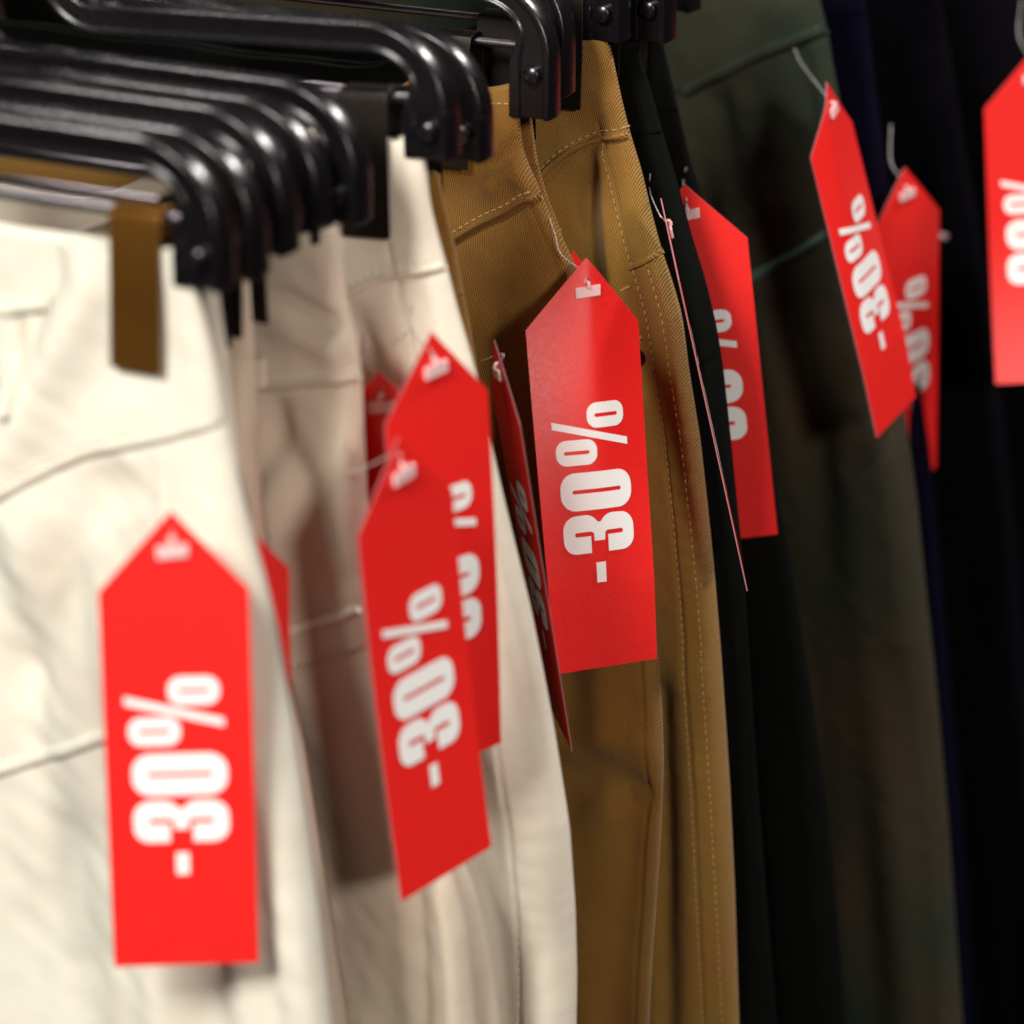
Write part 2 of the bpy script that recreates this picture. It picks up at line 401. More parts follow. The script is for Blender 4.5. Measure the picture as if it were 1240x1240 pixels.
pair('T1c', 'ecru trousers squeezed in front of the pink-shaded ecru pair', ECRU, TH_CREAM,
     [(300, 315), (306, 400), (310, 480), (318, 620), (335, 760), (365, 900), (385, 1020), (420, 1240)], 0.704, 27, seed=3, res=2.2e-3)
pair('T2', 'pinkish ecru trousers with belt loop patch between cream and off-white pairs', ECRU, TH_CREAM,
     [(408, 290), (414, 340), (421, 370), (432, 410), (438, 450), (443, 560), (448, 700), (462, 800), (490, 900), (525, 1000), (552, 1070), (567, 1130), (576, 1240)], 0.716, 27, res=1.5e-3, seed=4,
     seams=[[(300, 468), (340, 462), (395, 456), (440, 453)], [(325, 800), (390, 790), (450, 776)]],
     folds=[([(322, 357), (357, 364), (374, 376), (408, 389)], 0.0045, -0.0045), ([(330, 385), (370, 400), (415, 412)], 0.006, 0.003),
            ([(312, 650), (318, 590), (338, 540), (346, 490)], 0.006, -0.004), ([(350, 520), (392, 600), (428, 690)], 0.007, -0.0035), ([(345, 600), (365, 680)], 0.012, 0.003),
            ([(508, 1040), (520, 1150), (524, 1240)], 0.0035, -0.0035), ([(545, 1080), (556, 1160), (562, 1240)], 0.006, 0.003), ([(400, 900), (440, 1000), (460, 1200)], 0.02, -0.004)], wave=0.0019, edge_r=0.007)
pair('T2b', 'ecru trousers showing only a thin strip beside the off-white pair', ECRU, TH_CREAM,
     [(412, 286), (420, 360), (435, 450), (443, 560), (450, 700), (480, 850), (535, 990), (574, 1080), (592, 1160), (605, 1240)], 0.728, 27, seed=5, res=2e-3)
pair('T3', 'off-white trousers whose bright side edge borders the golden brown cloth', WHITE, TH_CREAM,
     [(515, 178), (517, 210), (522, 250), (531, 285), (541, 320), (556, 380), (574, 440), (590, 520), (613, 620), (645, 750), (661, 830), (674, 900), (690, 1000), (697, 1100), (699, 1180), (698, 1240)], 0.744, 25.5, res=1.3e-3, seed=6,
     seams=[[(405, 362), (422, 355), (450, 341), (468, 332), (505, 325), (542, 319)]], sag=0.035, outseam=0.018, pucker=0.00018,
     folds=[([(470, 360), (490, 420), (515, 500), (540, 600)], 0.010, 0.004), ([(440, 380), (460, 450), (480, 540)], 0.012, -0.004), ([(590, 930), (610, 1080), (620, 1240)], 0.008, -0.003)], wave=0.0016, edge_r=0.007)
pair('T4a', 'golden brown trousers peeking out as a narrow strip beside the off-white waistband', BROWN, TH_TAN,
     [(533, 222), (543, 262), (552, 300), (560, 345), (568, 385), (577, 440), (592, 520), (615, 640), (640, 760), (665, 900), (690, 1240)], 0.776, 25, seed=7, sag=0.07, sag0=0.035, res=2e-3,
     seams=[[(540, 365), (552, 357), (566, 354)]])
pair('T4', 'golden brown twill trousers behind the sharp red tag', BROWN, TH_TAN,
     [(628, 116), (630, 150), (633, 176), (640, 200), (652, 222), (657, 238), (672, 270), (695, 315), (728, 420), (762, 560), (785, 680), (797, 790), (802, 860), (804, 920), (801, 1000), (796, 1080), (790, 1160), (786, 1240)], 0.822, 24, res=0.85e-3, seed=8,
     seams=[[(540, 295), (552, 288), (586, 268), (620, 252), (639, 240), (658, 235)]], sag=0.075, sag0=0.04, thick=0.007, outseam=0.0042, pucker=0.0,
     folds=[([(590, 200), (606, 197), (618, 190), (630, 172)], 0.0032, -0.0030), ([(600, 215), (625, 205), (645, 215)], 0.005, 0.0030), ([(563, 240), (580, 228), (600, 225)], 0.006, 0.0028),
            ([(640, 330), (670, 400), (690, 470)], 0.014, 0.004), ([(600, 330), (590, 480), (600, 600)], 0.016, -0.004),
            ([(700, 900), (740, 880), (775, 890)], 0.008, 0.0025), ([(690, 960), (740, 930), (790, 960)], 0.010, -0.0035), ([(775, 960), (765, 1080), (750, 1240)], 0.008, -0.004), ([(735, 980), (720, 1100), (710, 1240)], 0.012, 0.003)], wave=0.0014, edge_r=0.005)
pair('T4b', 'golden brown trousers mostly hidden behind the pair with the sharp tag', BROWN, TH_TAN,
     [(640, 100), (645, 150), (650, 190), (660, 230), (676, 270), (690, 315), (715, 420), (745, 560), (770, 680), (785, 790), (792, 920), (785, 1080), (776, 1240)], 0.834, 24.5, res=2.2e-3, seed=28, sag=0.075, sag0=0.04, thick=0.006)
pair('T5', 'khaki twill trousers with puckered side seam and black rivet', KHAKI, TH_TAN,
     [(735, 44), (741, 62), (747, 92), (755, 128), (763, 160), (777, 205), (790, 260), (800, 298), (815, 342), (826, 380), (835, 450), (848, 530), (858, 620), (865, 690), (874, 800), (884, 950), (890, 1080), (895, 1240)], 0.847, 25, res=0.85e-3, seed=9,
     seams=[[(640, 234), (654, 221), (676, 196), (697, 180), (717, 170), (738, 163), (764, 161)]], sag=0.10, sag0=0.035, outseam=0.0105, pucker=0.0004,
     folds=[([(736, 185), (744, 260), (752, 320), (770, 400), (785, 470)], 0.0042, 0.0050), ([(705, 210), (712, 290), (725, 380)], 0.011, -0.0075), ([(668, 215), (680, 240)], 0.008, 0.003),
            ([(705, 150), (720, 158), (730, 150)], 0.005, -0.0025), ([(740, 120), (745, 140)], 0.006, 0.002), ([(770, 70), (735, 100)], 0.005, -0.002),
            ([(812, 830), (818, 1000), (822, 1240)], 0.006, -0.004), ([(845, 800), (852, 1000), (856, 1240)], 0.009, 0.0025)], wave=0.0013, edge_r=0.005)
pair('T6', 'blackish green trousers half covering a red tag', DGREEN, TH_DARK,
     [(773, 60), (786, 100), (800, 150), (822, 226), (838, 285), (855, 340), (868, 395), (873, 425), (876, 445), (883, 510), (892, 600), (900, 680), (908, 800), (918, 950), (928, 1080), (941, 1240)], 0.863, 27, res=1.4e-3, seed=10,
     seams=[[(830, 445), (850, 436), (874, 424)]], outseam=0.012, pucker=0.0004, folds=[([(800, 260), (820, 320), (838, 400)], 0.006, 0.003)], thick=0.008)
pair('T7', 'blackish trousers with a soft front crease left of the dark olive pair', DGREEN, TH_DARK,
     [(800, 40), (812, 90), (835, 190), (870, 300), (905, 420), (935, 560), (960, 690), (980, 820), (1000, 960), (1012, 1080), (1024, 1240)], 0.912, 29, res=1.8e-3, seed=11, thick=0.008)
pair('T8', 'dark olive trousers with a green stitched pocket and pale waistband', DOLIVE, TH_GREEN,
     [(975, -60), (988, -20), (1003, 40), (1009, 82), (1020, 140), (1045, 260), (1071, 380), (1096, 500), (1110, 600), (1120, 700), (1133, 820), (1149, 1000), (1166, 1240)], 0.968, 31, res=1.5e-3, seed=12,
     seams=[[(840, 110), (860, 98), (891, 84), (932, 63), (960, 53), (1004, 35)], [(895, 340), (917, 332), (950, 315), (985, 296), (1014, 276)]],
     folds=[([(905, 95), (925, 170), (935, 260), (945, 330)], 0.012, 0.0085), ([(975, 70), (990, 170), (1005, 270)], 0.006, -0.0045), ([(870, 130), (870, 300), (890, 480)], 0.016, -0.007),
            ([(1060, 500), (1070, 620), (1090, 760)], 0.014, 0.004), ([(1045, 560), (1075, 535), (1098, 505)], 0.004, -0.003), ([(885, 25), (920, 15), (960, 5)], 0.007, 0.003)], wave=0.0018, edge_r=0.008)
pair('T9', 'navy trousers hanging right behind the dark olive pair', NAVY, TH_DARK,
     [(1030, -70), (1048, 0), (1062, 120), (1080, 250), (1105, 400), (1128, 560), (1140, 700), (1152, 850), (1165, 1000), (1180, 1240)], 1.005, 32, res=2e-3, seed=13)
pair('T10', 'black trousers with the clipped white fastener beyond the navy pair', BLACK, TH_DARK,
     [(1120, -90), (1140, 0), (1165, 150), (1190, 300), (1215, 500), (1235, 700), (1250, 900), (1265, 1240)], 1.058, 32, res=2e-3, seed=14)
pair('T11', 'black trousers beside the tag that glares white at its foot', BLACK, TH_DARK,
     [(1230, -110), (1250, 0), (1280, 150), (1300, 300), (1330, 500), (1350, 700), (1370, 900), (1385, 1240)], 1.095, 32, res=2.2e-3, seed=15)

# ------------------------------------------------------------------ hangers
HL = 0.190      # half width of a hanger
def arc(cx, cz, r, a0, a1, n):
    return [(cx+r*math.cos(R_(a0+(a1-a0)*i/n)), cz+r*math.sin(R_(a0+(a1-a0)*i/n))) for i in range(n+1)]
def hanger_path(drop):
    p = [(HL, -drop), (HL, -drop*0.75), (HL, -drop*0.6)]
    p += arc(HL-0.027, -0.027, 0.027, 0, 90, 14)
    p += [(HL-0.06, 0), (HL-0.09, 0), (0.07, 0)]
    p += arc(0.052, 0.018, 0.018, -90, -166, 8)
    p += [(0.0265, 0.055), (0.020, 0.085)]
    p += arc(0, 0.085, 0.020, 0, 90, 6)[1:]
    return p+[(-x, z) for x, z in reversed(p[:-1])]
PROF = [(0.0040, -0.0052), (0.0045, -0.0040), (0.0047, 0.0), (0.0045, 0.0040), (0.0040, 0.0052), (0.0016, 0.0052), (0.0014, 0.0038), (-0.0036, 0.0038), (-0.0040, 0.0046), (-0.0058, 0.0046), (-0.0058, -0.0046), (-0.0040, -0.0046), (-0.0036, -0.0038), (0.0014, -0.0038), (0.0018, -0.0052)]
RAIL_Y = []
def hanger(key, end_px, top_px, clip_px, label, clip_mat=M_DARKCLIP, roll=0.0, drop=0.043, noff=0.0, clip_len=0.052, cliprot=0.0):
    """a black clip hanger in the plane of its pair; end_px: outer side of the down-turned end, top_px: a point on the bar's top"""
    t = T[key]; ue = t.uz(*end_px)[0]; ut, zt = t.uz(*top_px)
    C0 = t.O+t.b*(ue-HL-0.0042)+t.zh*(zt-0.0042+(ut-ue)*math.tan(R_(roll))*1.0)+t.n*noff
    if roll: 
        # keep the end where it is while the bar tips
        C0 = C0+t.zh*(HL*math.sin(R_(roll)))
    root = empty('trouser_hanger', C0, label, 'hanger', 'black clip hangers on the rail')
    cr, sr = math.cos(R_(roll)), math.sin(R_(roll))
    bx = t.b*cr-t.zh*sr; zx = t.b*sr+t.zh*cr; yx = -t.n
    Mw = np.eye(4); Mw[:3, 0] = bx; Mw[:3, 1] = yx; Mw[:3, 2] = zx; Mw[:3, 3] = C0
    def put(name, mb, mat, parent=root, smooth=True, bev=None):
        o = mesh_obj(name, mb.xf(Mw), mb.F, mat, root, smooth)
        if parent is not root:
            o.parent = parent; o.matrix_parent_inverse = Matrix.Translation(root.location).inverted()
        if smooth: o.data.set_sharp_from_angle(angle=R_(38))
        if bev:
            md = o.modifiers.new('bevel', 'BEVEL'); md.width = bev; md.segments = 2; md.limit_method = 'ANGLE'; md.angle_limit = R_(35)
        return o
    P = np.array(hanger_path(drop)); tg = np.gradient(P, axis=0); tg /= np.linalg.norm(tg, axis=1)[:, None]
    tg[0] = (0, 1); tg[-1] = (0, -1)
    nn = np.stack([tg[:, 1], -tg[:, 0]], -1); m = len(PROF); mb = MB(); V = []
    for i, (p, nv) in enumerate(zip(P, nn)):
        k = 1+1.25*float(sstep(np.array((-p[1]-0.006)/0.022)))
        kw = 1+0.20*float(sstep(np.array((-p[1]-0.012)/0.02)))
        for (o_, y) in PROF:
            o2 = o_*k if o_ < 0 else o_
            V.append((p[0]+nv[0]*o2, y*kw, p[1]+nv[1]*o2))
    F = [(i*m+k, (i+1)*m+k, (i+1)*m+(k+1) % m, i*m+(k+1) % m) for i in range(len(P)-1) for k in range(m)]
    F += [tuple(range(m)), tuple(reversed([(len(P)-1)*m+k for k in range(m)]))]
    mb.add(V, F); put('frame', mb, M_PLASTIC, bev=0.0005)
    mb = MB(); zr = -0.0225
    mb.tube([(-HL+0.002, 0, zr), (0, 0, zr), (HL-0.002, 0, zr)], 0.0017, 10); put('rod', mb, M_STEEL)
    for sx in (1, -1):      # studs that fix the rod, and a foot block at the end of the arm
        mb = MB(); x = sx*(HL-0.003)
        mb.tube([(x, -0.004, zr-0.010), (x, -0.0075, zr-0.010), (x, -0.0083, zr-0.010)], [0.0034, 0.0034, 0.0022], 14)
        put('stud', mb, M_PLASTIC)
    RAIL_Y.append((C0+zx*0.148, t, C0+zx*0.098, root))
    # clips
    cu = t.uz(*clip_px)[0]; cx = cu-(C0-t.O) @ t.b
    for sx in (1, -1):
        x0 = sx*cx; hw = 0.0095; ztop = zr+0.0030
        prof = [(-0.0089, ztop-clip_len-0.001), (-0.0085, ztop-clip_len+0.0015), (-0.0072, ztop-clip_len*0.55), (-0.0064, ztop-0.004), (-0.0050, ztop-0.0008), (-0.0030, ztop), (0.0030, ztop), (0.0050, ztop-0.0008), (0.0064, ztop-0.004), (0.0072, ztop-clip_len*0.55), (0.0085, ztop-clip_len+0.0015), (0.0089, ztop-clip_len-0.001)]
        mb = MB(); V = []; th = 0.0007; L2 = len(prof)
        pr = np.array(prof); tn = np.gradient(pr, axis=0); tn /= np.linalg.norm(tn, axis=1)[:, None]; pn = np.stack([-tn[:, 1], tn[:, 0]], -1)
        for xx in (x0-hw, x0+hw):
            for k in range(L2): V.append((xx, *(pr[k]+pn[k]*th*0.5)))
            for k in range(L2): V.append((xx, *(pr[k]-pn[k]*th*0.5)))
        a, b_, c, d_ = 0, L2, 2*L2, 3*L2; F = []
        for k in range(L2-1):
            F += [(a+k, a+k+1, c+k+1, c+k), (b_+k+1, b_+k, d_+k, d_+k+1), (a+k+1, a+k, b_+k, b_+k+1), (c+k, c+k+1, d_+k+1, d_+k)]
        F += [(a, c, d_, b_), (a+L2-1, b_+L2-1, d_+L2-1, c+L2-1)]
        mb.add(V, F); clip = put('clip', mb, clip_mat, bev=0.00025)
        mb = MB(); zt2 = ztop-0.006
        pts = [(x0+hw+0.001, -0.0075, zt2), (x0+hw+0.0030, -0.0076, zt2+0.0005), (x0+hw+0.0032, -0.0078, zt2-0.0135), (x0+hw+0.0028, -0.006, zt2-0.0150), (x0+hw+0.0012, 0.0, zt2-0.0155), (x0+hw+0.0012, 0.007, zt2-0.015)]
        mb.tube(spline(pts, 30), 0.00055, 6); put('spring_wire', mb, M_WIRE, clip)
    t.clips = [(cu, 0.0095)]
    return root

HG = [  # key, end, top-of-bar, clip, label, options
 ('T1', (273, 265), (100, 152), (178, 340), 'black clip hanger with bronze-tinted clip holding the first cream trousers', dict(clip_mat=M_CLIP)),
 ('T1b', (318, 250), (120, 138), (235, 330), 'black clip hanger with a streaky glint behind the one with the bronze-tinted clip', dict(noff=0.002)),
 ('T1c', (352, 245), (150, 113), (278, 320), 'black clip hanger, third in the row from the bronze-tinted clip', dict()),
 ('T2', (394, 230), (200, 103), (302, 330), 'black clip hanger holding the pinkish ecru trousers', dict()),
 ('T2b', (440, 210), (220, 80), (360, 250), 'black clip hanger with specks of glint on its curved end', dict()),
 ('T3', (545, 160), (300, 17), (447, 180), 'black clip hanger with flat bright bar holding the off-white trousers', dict(roll=-2.5)),
 ('T4a', (590, 190), (420, 22), (497, 180), 'black clip hanger holding the narrow brown strip', dict()),
 ('T4', (672, 120), (540, -36), (551, 120), 'black clip hanger with bright bent wire above the golden brown waistband', dict(drop=0.050)),
 ('T4b', (690, 100), (560, -62), (612, 100), 'black clip hanger tucked right behind the one with the bright wire', dict(drop=0.050)),
 ('T5', (757, 10), (600, -110), (688, 60), 'black clip hanger with round stud above the khaki waistband', dict(drop=0.044)),
 ('T6', (812, 30), (700, -110), (735, 60), 'black clip hanger holding the blackish green trousers', dict(drop=0.046)),
 ('T7', (842, 10), (740, -130), (770, 60), 'black clip hanger among the dark trousers', dict()),
 ('T8', (1000, -100), (880, -230), (905, -60), 'black clip hanger holding the dark olive trousers', dict()),
 ('T9', (1060, -110), (930, -240), (960, -60), 'black clip hanger holding the navy trousers', dict()),
 ('T10', (1160, -130), (1030, -260), (1060, -60), 'black clip hanger holding the black trousers beyond the navy pair', dict()),
 ('T11', (1270, -150), (1130, -280), (1160, -60), 'black clip hanger holding the black trousers by the glaring tag', dict()),
]
for k, e_, t_, c_, lab, op in HG: hanger(k, e_, t_, c_, lab, **op)
for t in T.values(): t.build()

# rail the hooks hang on (outside the photograph)
pts = np.array([q[0] for q in RAIL_Y]); cen = pts.mean(0); dr = np.linalg.svd(pts-cen)[2][0]
dr = dr if dr[1] > 0 else -dr
mb = MB(); A = cen-dr*0.55; B = cen+dr*0.55
mb.tube([A, A+dr*0.004, A+dr*0.006, B-dr*0.006, B-dr*0.004, B], [0.008, 0.013, 0.0135, 0.0135, 0.013, 0.008], 20)
o = mesh_obj('clothes_rail', mb.V, mb.F, M_PLASTIC); o['label'] = 'sloping black rail that the trouser hangers hook over'; o['category'] = 'rail'

for _, t, base, root in RAIL_Y:      # each hook runs up to the rail and bends over it
    sR = ((base-A) @ t.n)/(dr @ t.n); Rp_ = A+dr*sR; rr = 0.0158
    arcs = [Rp_+t.b*rr*math.cos(an)+t.zh*rr*1.04*math.sin(an) for an in np.linspace(-0.3, math.pi*1.15, 16)]
    mb = MB(); mb.tube(spline([base, base+t.zh*0.015, arcs[0]-t.zh*0.012]+arcs, 60), 0.0018, 8); mesh_obj('hook', mb.V, mb.F, M_STEEL, root)

# ------------------------------------------------------------------ sewn details
for k in ('T1', 'T2', 'T3', 'T4', 'T5', 'T8'):
    t = T[k]; q = t.seams[0]+np.array([0, -0.0002]); t.strip('seam_edge', q, 0.0028, 0.0018 if k != 'T1' else 0.0010, off=0.0012 if k != 'T1' else 0.0007)
t = T['T4']; t.stitches(t.seams[0], dz=0.0032, ln=0.0022, gap=0.0012, r=0.00038)
t.stitches(t.px([(583, 121), (600, 119), (618, 119), (627, 121)]), dz=-0.001, ln=0.002, gap=0.001, r=0.0003)
t = T['T5']; t.stitches(t.seams[0], dz=0.0032, ln=0.0022, gap=0.0012, r=0.00038)
def edge_row(t, q, y0, y1, **k):
    zs = np.linspace(t.uz(800, y0)[1], t.uz(800, y1)[1], 60); t.stitches(np.stack([t.ue(zs)-q, zs], -1), dz=0, **k)
edge_row(t, 0.0118, 175, 1250, ln=0.0024, gap=0.0010, r=0.00034); edge_row(t, 0.0040, 310, 1250, ln=0.0024, gap=0.0012, r=0.00026)
t.strip('pocket_corner', t.px([(773, 317), (787, 311), (803, 303)]), 0.0024, 0.0011)
t.strip('bar_tack', t.px([(780, 403), (790, 399)]), 0.0016, 0.0012, TH_TAN)
t.strip('bar_tack', t.px([(766, 342), (776, 338)]), 0.0012, 0.0009, TH_TAN)
# rivet
u, z = t.uz(784, 423); c = t.pt(u, z); ring = []; V = []; F = []
b2, z2, n2 = t.b, t.zh, t.n
prof = [(0.0, 0.0030), (0.0018, 0.0028), (0.0032, 0.0020), (0.0040, 0.0008), (0.0043, -0.0010)]
for r, h in prof:
    for k in range(20): V.append(c+b2*r*math.cos(k*math.pi/10)+z2*r*math.sin(k*math.pi/10)+n2*h)
for i in range(4):
    for k in range(20): F.append((i*20+k, i*20+(k+1) % 20, (i+1)*20+(k+1) % 20, (i+1)*20+k))
mesh_obj('rivet', V, F, M_RIVET, t.root)
# loose thread end on the khaki side seam
p0 = t.pt(*t.uz(862, 700)); mb = MB(); mb.tube(spline([t.pt(*t.uz(859, 703), 0.0005), t.pt(*t.uz(861, 694), 0.002), p0+n2*0.003+b2*0.002+z2*0.004, p0+n2*0.003+b2*0.0035+z2*0.006], 12), 0.00035, 5)
mesh_obj('loose_thread', mb.V, mb.F, TH_TAN, t.root)
t = T['T3']; t.stitches(t.seams[0], dz=0.0032, r=0.00035); edge_row(t, 0.0195, 400, 1250, r=0.0003)
t = T['T1']; t.stitches(t.seams[0], dz=0.0036, r=0.0004)
t.strip('pocket_edge', t.px([(-40, 938), (0, 925), (60, 907), (130, 882), (190, 858)]), 0.0042, 0.0019)
t.strip('side_seam', t.px([(208, 528), (211, 620), (214, 760)]), 0.0040, 0.0009)
t.strip('belt_loop', t.px([(20, 375), (24, 430), (28, 482)]), 0.012, 0.0050, off=0.0015)
t.strip('waist_seam', t.px([(-30, 374), (20, 368), (75, 362)]), 0.0045, 0.0024, off=0.0015)
t = T['T2']; t.strip('pocket_edge', t.px([(322, 757), (345, 752), (390, 744), (446, 728)]), 0.0036, 0.0026, TH_CREAM)
t.strip('belt_loop', t.px([(318, 425), (320, 445), (322, 466)]), 0.011, 0.0032); t.stitches(t.seams[0], dz=0.0034); t.stitches(t.seams[1], dz=0.001)
t = T['T8']; t.strip('pocket_edge', t.px([(900, 340), (917, 332), (950, 315), (985, 296), (1014, 276)]), 0.0045, 0.0028, TH_GREEN)
t.stitches(t.seams[0], dz=0.0034)

# ------------------------------------------------------------------ red price tags
TW, TL, TSH = 0.048, 0.162, 0.027
def rrect(x0, x1, v0, v1, r, n=7):
    out = []
    for cx, cv, a0 in ((x1-r, v0+r, -90), (x1-r, v1-r, 0), (x0+r, v1-r, 90), (x0+r, v0+r, 180)):
        out += [(cx+r*math.cos(R_(a0+90*i/n)), cv+r*math.sin(R_(a0+90*i/n))) for i in range(n+1)]
    return out
def cdt(outlines, step):
    """triangulate outlines (even-odd: the second one is a hole) with inner grid points"""
    st = step*1000; outl = []
    for o in outlines:
        q = []
        for i in range(len(o)):
            (x0, y0), (x1, y1) = o[i], o[(i+1) % len(o)]; n = max(1, int(math.hypot(x1-x0, y1-y0)/0.0013))
            q += [((x0+(x1-x0)*k/n)*1000, (y0+(y1-y0)*k/n)*1000) for k in range(n)]
        outl.append(q)
    def inside(x, y):
        c = False
        for o in outl:
            for i in range(len(o)):
                (x0, y0), (x1, y1) = o[i-1], o[i]
                if (y0 > y) != (y1 > y) and x < (x1-x0)*(y-y0)/(y1-y0)+x0: c = not c
        return c
    pts = []; edges = []
    for o in outl:
        b = len(pts); pts += [Vector(p) for p in o]; edges += [(b+i, b+(i+1) % len(o)) for i in range(len(o))]
    xs = [p[0] for o in outl for p in o]; ys = [p[1] for o in outl for p in o]
    for i in range(int((max(xs)-min(xs))/st)+1):
        for j in range(int((max(ys)-min(ys))/st)+1):
            x = min(xs)+(i+0.5)*st; y = min(ys)+(j+0.5)*st
            if all(inside(x+dx, y+dy) for dx, dy in ((0, 0), (.9, 0), (-.9, 0), (0, .9), (0, -.9), (.7, .7), (-.7, .7), (.7, -.7), (-.7, -.7))): pts.append(Vector((x, y)))
    r = delaunay_2d_cdt(pts, edges, [], 0, 1e-5)
    V = [tuple(v) for v in r[0]]; F = []
    for f in r[2]:
        cx = sum(V[i][0] for i in f)/len(f); cy = sum(V[i][1] for i in f)/len(f)
        ar = abs(sum(V[f[i-1]][0]*V[f[i]][1]-V[f[i]][0]*V[f[i-1]][1] for i in range(len(f))))/2
        if ar > 0.004 and inside(cx, cy): F.append(tuple(f))
    return [(x/1000, y/1000) for x, y in V], F
mm = 1e-3
def S(o): return [(x*mm, v*mm) for x, v in o]
CARD = cdt([S([(0, 0), (24, 27), (24, 162), (-24, 162), (-24, 27)]), S([(1.3*math.cos(k*math.pi/6), 9.3+1.3*math.sin(k*math.pi/6)) for k in range(12)])], 0.0021)
def arcp(cx, cv, r, a0, a1, n=7): return [(cx+r*math.cos(R_(a0+(a1-a0)*i/n)), cv+r*math.sin(R_(a0+(a1-a0)*i/n))) for i in range(n+1)]
three = ([(0, 104.0)]+arcp(6.0, 106.8, 6.0, 200, 270, 6)[1:]+arcp(9.7, 106.8, 5.9, -90, 0)+arcp(10.2, 110.6, 5.4, 0, 90)+[(3.8, 116.0), (3.8, 109.3)]
         +arcp(9.8, 108.4, 0.9, 90, -90, 6)+[(3.6, 107.5)]+[(2.5, 108.2), (2.3, 111.3), (-2.3, 111.3), (-2.5, 108.2)]+[(-3.6, 107.5)]+arcp(-9.8, 108.4, 0.9, -90, -270, 6)
         +[(-3.8, 109.3), (-3.8, 116.0)]+arcp(-10.2, 110.6, 5.4, 90, 180)+arcp(-9.7, 106.8, 5.9, 180, 270)+arcp(-6.0, 106.8, 6.0, 270, 340, 6)[:-1])
GLY = [cdt([S(rrect(-15.5, 15.5, 84, 99, 6.2)), S(rrect(-10.6, 10.6, 90.7, 92.3, 0.79))], 0.0028),
       cdt([S(three)], 0.0028),
       cdt([S([(-2.1, 120), (2.1, 120), (2.1, 128), (-2.1, 128)])], 0.0028),
       cdt([S(rrect(-3.0, 13.6, 56.8, 66.8, 4.2)), S(rrect(0.2, 10.6, 61.1, 62.6, 0.74))], 0.0028),
       cdt([S(rrect(-16.2, 0.6, 71.0, 81.0, 4.2)), S(rrect(-13.0, -2.6, 75.3, 76.8, 0.74))], 0.0028),
       cdt([S([(-17.2, 63.4), (-17.2, 66.3), (14.9, 74.7), (14.9, 71.8)])], 0.0028)]
TAGS = {}
def tag(key, tip, bot, yaw0, yaw1, label, dadd=0.0, cross=0.0, crease=0.0, bend=0.0, loop=None, depth=None, mirror=False, barb=True, cx0=0.0, curl=0.0, tilt=0.0):
    """a hanging card tag: depth follows from the real size of the card"""
    P0, Y0 = unproj(*tip, 1.0), None
    r1 = ray(*bot); r0 = ray(*tip); mt = np.array([0, math.cos(R_(tilt)), -math.sin(R_(tilt))]); k = (r0 @ mt)/(r1 @ mt)
    P1 = CAM+r1*k                                     # bottom hangs straight under the tip
    if depth is None: d = TL/np.linalg.norm(P1-P0)
    else: d = depth
    d += dadd
    P0 = CAM+r0*d; A = (CAM+r1*k*d)-P0; A /= np.linalg.norm(A)
    Rp = RT-A*(RT @ A); Rp /= np.linalg.norm(Rp); Fp = np.cross(A, Rp); 
    if Fp @ FW < 0: Fp = -Fp
    def mp(X, v, wn=0.0):
        tt = v/TL; y = R_(yaw0+(yaw1-yaw0)*tt); Wv = math.cos(y)*Rp+math.sin(y)*Fp; Nv = math.sin(y)*Rp-math.cos(y)*Fp
        soft = math.sqrt((X-cx0)**2+0.0035**2)-0.0035
        off = cross*(X/0.024)**2*0.001-crease*soft*max(0.0, 1-tt*1.25)+bend*0.001*math.sin(math.pi*tt)+curl*max(0.0, tt-0.5)**2
        return P0+A*v+Wv*X+Nv*(off+wn)
    root = empty('sale_tag', P0, label, 'tag', 'red sale tags'); V, F = CARD
    card = mesh_obj('card', [mp(*p) for p in V], F, M_RED, root)
    bm = bmesh.new(); bm.from_mesh(card.data); bmesh.ops.recalc_face_normals(bm, faces=bm.faces)
    Nv = math.sin(R_(yaw0))*Rp-math.cos(R_(yaw0))*Fp
    s_ = sum(f.normal.dot(Vector(Nv))*f.calc_area() for f in bm.faces)
    if s_ < 0: bmesh.ops.reverse_faces(bm, faces=bm.faces)
    bm.to_mesh(card.data); bm.free()
    card.data.materials.append(M_EDGE)
    md = card.modifiers.new('thickness', 'SOLIDIFY'); md.thickness = 0.00045; md.offset = -1; md.material_offset_rim = 1
    md.use_even_offset = False
    es = card.modifiers.new('crisp_rim', 'EDGE_SPLIT'); es.split_angle = R_(35)
    names = ['digit', 'digit', 'minus_sign', 'percent_ring', 'percent_ring', 'percent_bar']
    for nm, (V, F) in zip(names, GLY):
        off = 0.00034 if nm == 'percent_bar' else 0.00028
        g = mesh_obj(nm, [mp(x, v, off) for x, v in V], F, M_WHITEINK, root)
    # nylon T-bar through the hole
    mb = MB()
    hole = mp(0, 0.0093)
    if barb:
        bx_ = [(x, 0.0133+v-0.08*x, w_) for x in (-0.0050, 0.0050) for v in (-0.0021, 0.0021) for w_ in (0.0003, 0.0015)]
        mb.add([mp(*q) for q in bx_], [(0, 1, 3, 2), (4, 6, 7, 5), (0, 4, 5, 1), (2, 3, 7, 6), (0, 2, 6, 4), (1, 5, 7, 3)])
        mb.tube([mp(0, 0.0118, 0.0010), mp(0, 0.0106, 0.0014), mp(0, 0.0097, 0.0011), mp(0, 0.0092, -0.0008)], [0.0010, 0.0008, 0.0007, 0.0006], 8)
        fo = mesh_obj('fastener', mb.V, mb.F, M_BARB, root); fo.data.set_sharp_from_angle(angle=R_(35))
        md = fo.modifiers.new('bevel', 'BEVEL'); md.width = 0.0005; md.segments = 2; md.limit_method = 'ANGLE'; md.angle_limit = R_(50)
    mb = MB()
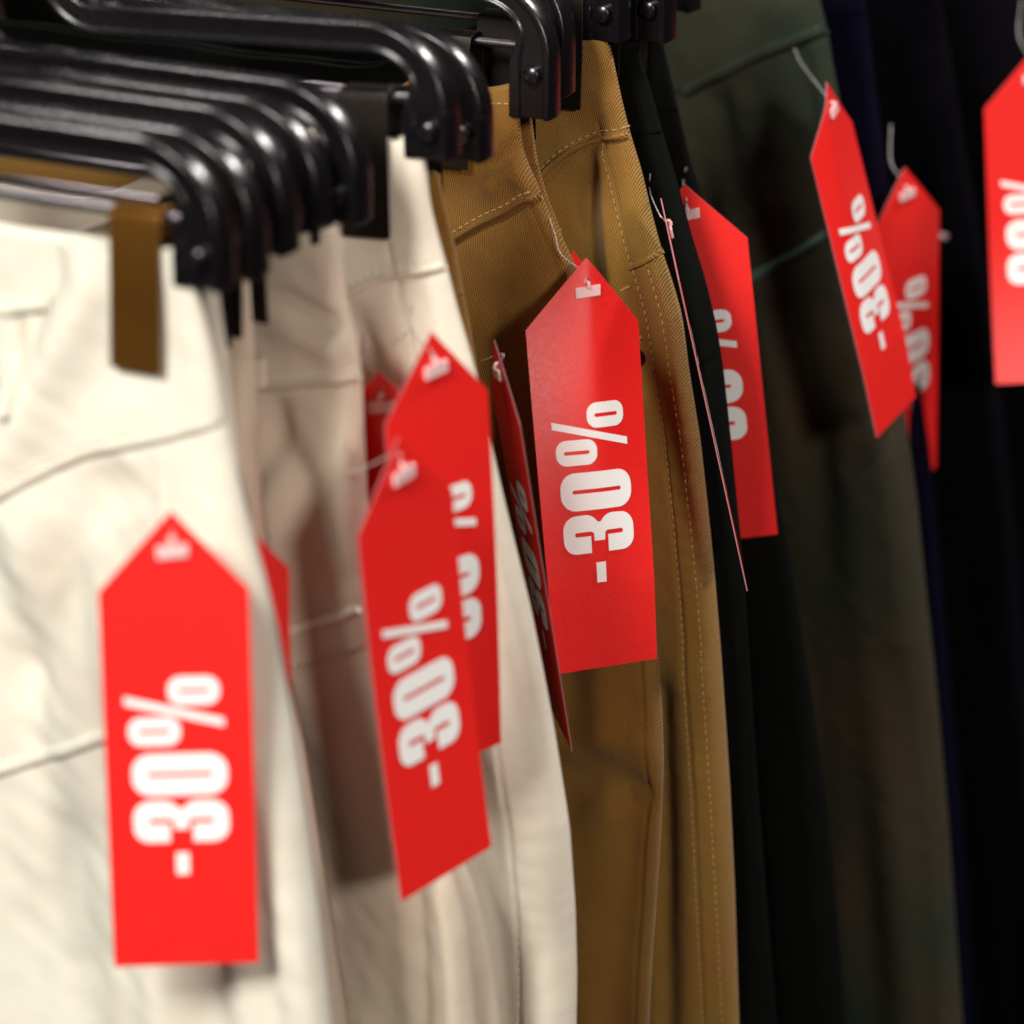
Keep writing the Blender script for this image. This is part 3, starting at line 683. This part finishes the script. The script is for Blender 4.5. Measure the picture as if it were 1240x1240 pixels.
    lp = [mp(0, 0.0092, -0.0006), mp(0, 0.006, -0.0022)]+[np.asarray(q) for q in (loop or [mp(0.001, -0.006, -0.004), mp(0.003, -0.018, -0.010)])]
    mb.tube(spline(lp, 24), 0.00024, 6); mesh_obj('nylon_loop', mb.V, mb.F, M_NYLON, root)
    TAGS[key] = mp
    return root
def on(key, px, py, off=0.001): t = T[key]; u, z = t.uz(px, py); return t.pt(u, z, off)
tag('A1', (207, 619), (226, 1168), 4, 4, 'big orange-lit minus 30 percent tag on the first cream trousers', bend=1.0, loop=[on('T1', 208, 612, 0.004), on('T1', 208, 585)])
tag('A2', (262, 602), (274, 1150), 10, 10, 'red tag showing only a sliver between the cream and ecru trousers', depth=1.200, loop=[on('T1b', 292, 600)])
tag('B1', (483, 530), (541, 1054), 50, 50, 'minus 30 percent tag overlapping its twin before the off-white trousers', dadd=-0.010, bend=-1.5, loop=[on('T2', 440, 560, 0.006), on('T2', 432, 520)])
tag('B2', (523, 402), (548, 925), 44, 44, 'red tag half hidden behind an overlapping minus 30 percent tag', bend=1.5, loop=[on('T3', 519, 390, 0.004), on('T3', 512, 360)])
tag('B3', (459, 449), (500, 960), -12, -12, 'small red tag corner peeking out left of the overlapping tags', depth=1.272, loop=[on('T3', 455, 425, 0.004), on('T3', 452, 400)])
tag('C0', (598, 412), (676, 868), -76, -80, 'shaded dark red tag turned edge-on beside the off-white trousers', dadd=-0.040, loop=[on('T4', 590, 425, 0.012), on('T4', 575, 400, 0.006), on('T4', 562, 388)])
tag('C1', (710, 312), (733, 795), 22, 30, 'sharp red minus 30 percent tag hanging before the golden brown trousers', dadd=-0.036, tilt=13, crease=0.42, cx0=0.002, loop=[on('T4', 692, 300, 0.010), on('T4', 682, 278, 0.008), on('T4', 668, 262)])
tag('C2', (694, 303), (748, 740), 62, 62, 'red tag tip peeking out behind the sharp tag', depth=1.438, loop=[on('T5', 690, 296, 0.006), on('T5', 688, 270)])
tag('D0', (801, 240), (894, 662), 91, 91, 'dark tag seen edge-on along the khaki side seam', depth=1.425, loop=[on('T6', 800, 225, 0.004), on('T6', 796, 205)])
tag('D1', (829, 223), (876, 660), 0, 0, 'red tag half covered by the blackish green trousers', dadd=0.020, loop=[on('T7', 838, 215, 0.004), on('T7', 836, 200)], crease=0.1)
tag('E1', (1005, 99), (1086, 505), 57, 62, 'turned red minus 30 percent tag on the dark olive trousers', crease=0.3, cx0=-0.008, loop=[on('T8', 1000, 92, 0.006), on('T8', 980, 72, 0.006), on('T8', 966, 54)])
tag('E2', (1096, 203), (1108, 585), 40, 58, 'red tag half hidden behind the turned tag before the navy trousers', loop=[on('T9', 1090, 190, 0.01), on('T9', 1080, 150)])
tag('F1', (1250, 62), (1262, 447), -4, -4, 'red tag glaring white at its foot before the black trousers', loop=[on('T10', 1240, 40, 0.006), on('T10', 1238, 0)], curl=0.075)
# white fastener stuck in the black cloth beyond the navy pair
t = T['T10']; u, z = t.uz(1150, 281); c = t.pt(u, z, 0.001); mb = MB()
mb.tube([c-t.b*0.003, c-t.b*0.0027+t.n*0.0005, c+t.b*0.0027+t.n*0.0005, c+t.b*0.003], [0.001, 0.0017, 0.0017, 0.001], 10)
mesh_obj('fastener', mb.V, mb.F, M_BARB, t.root)
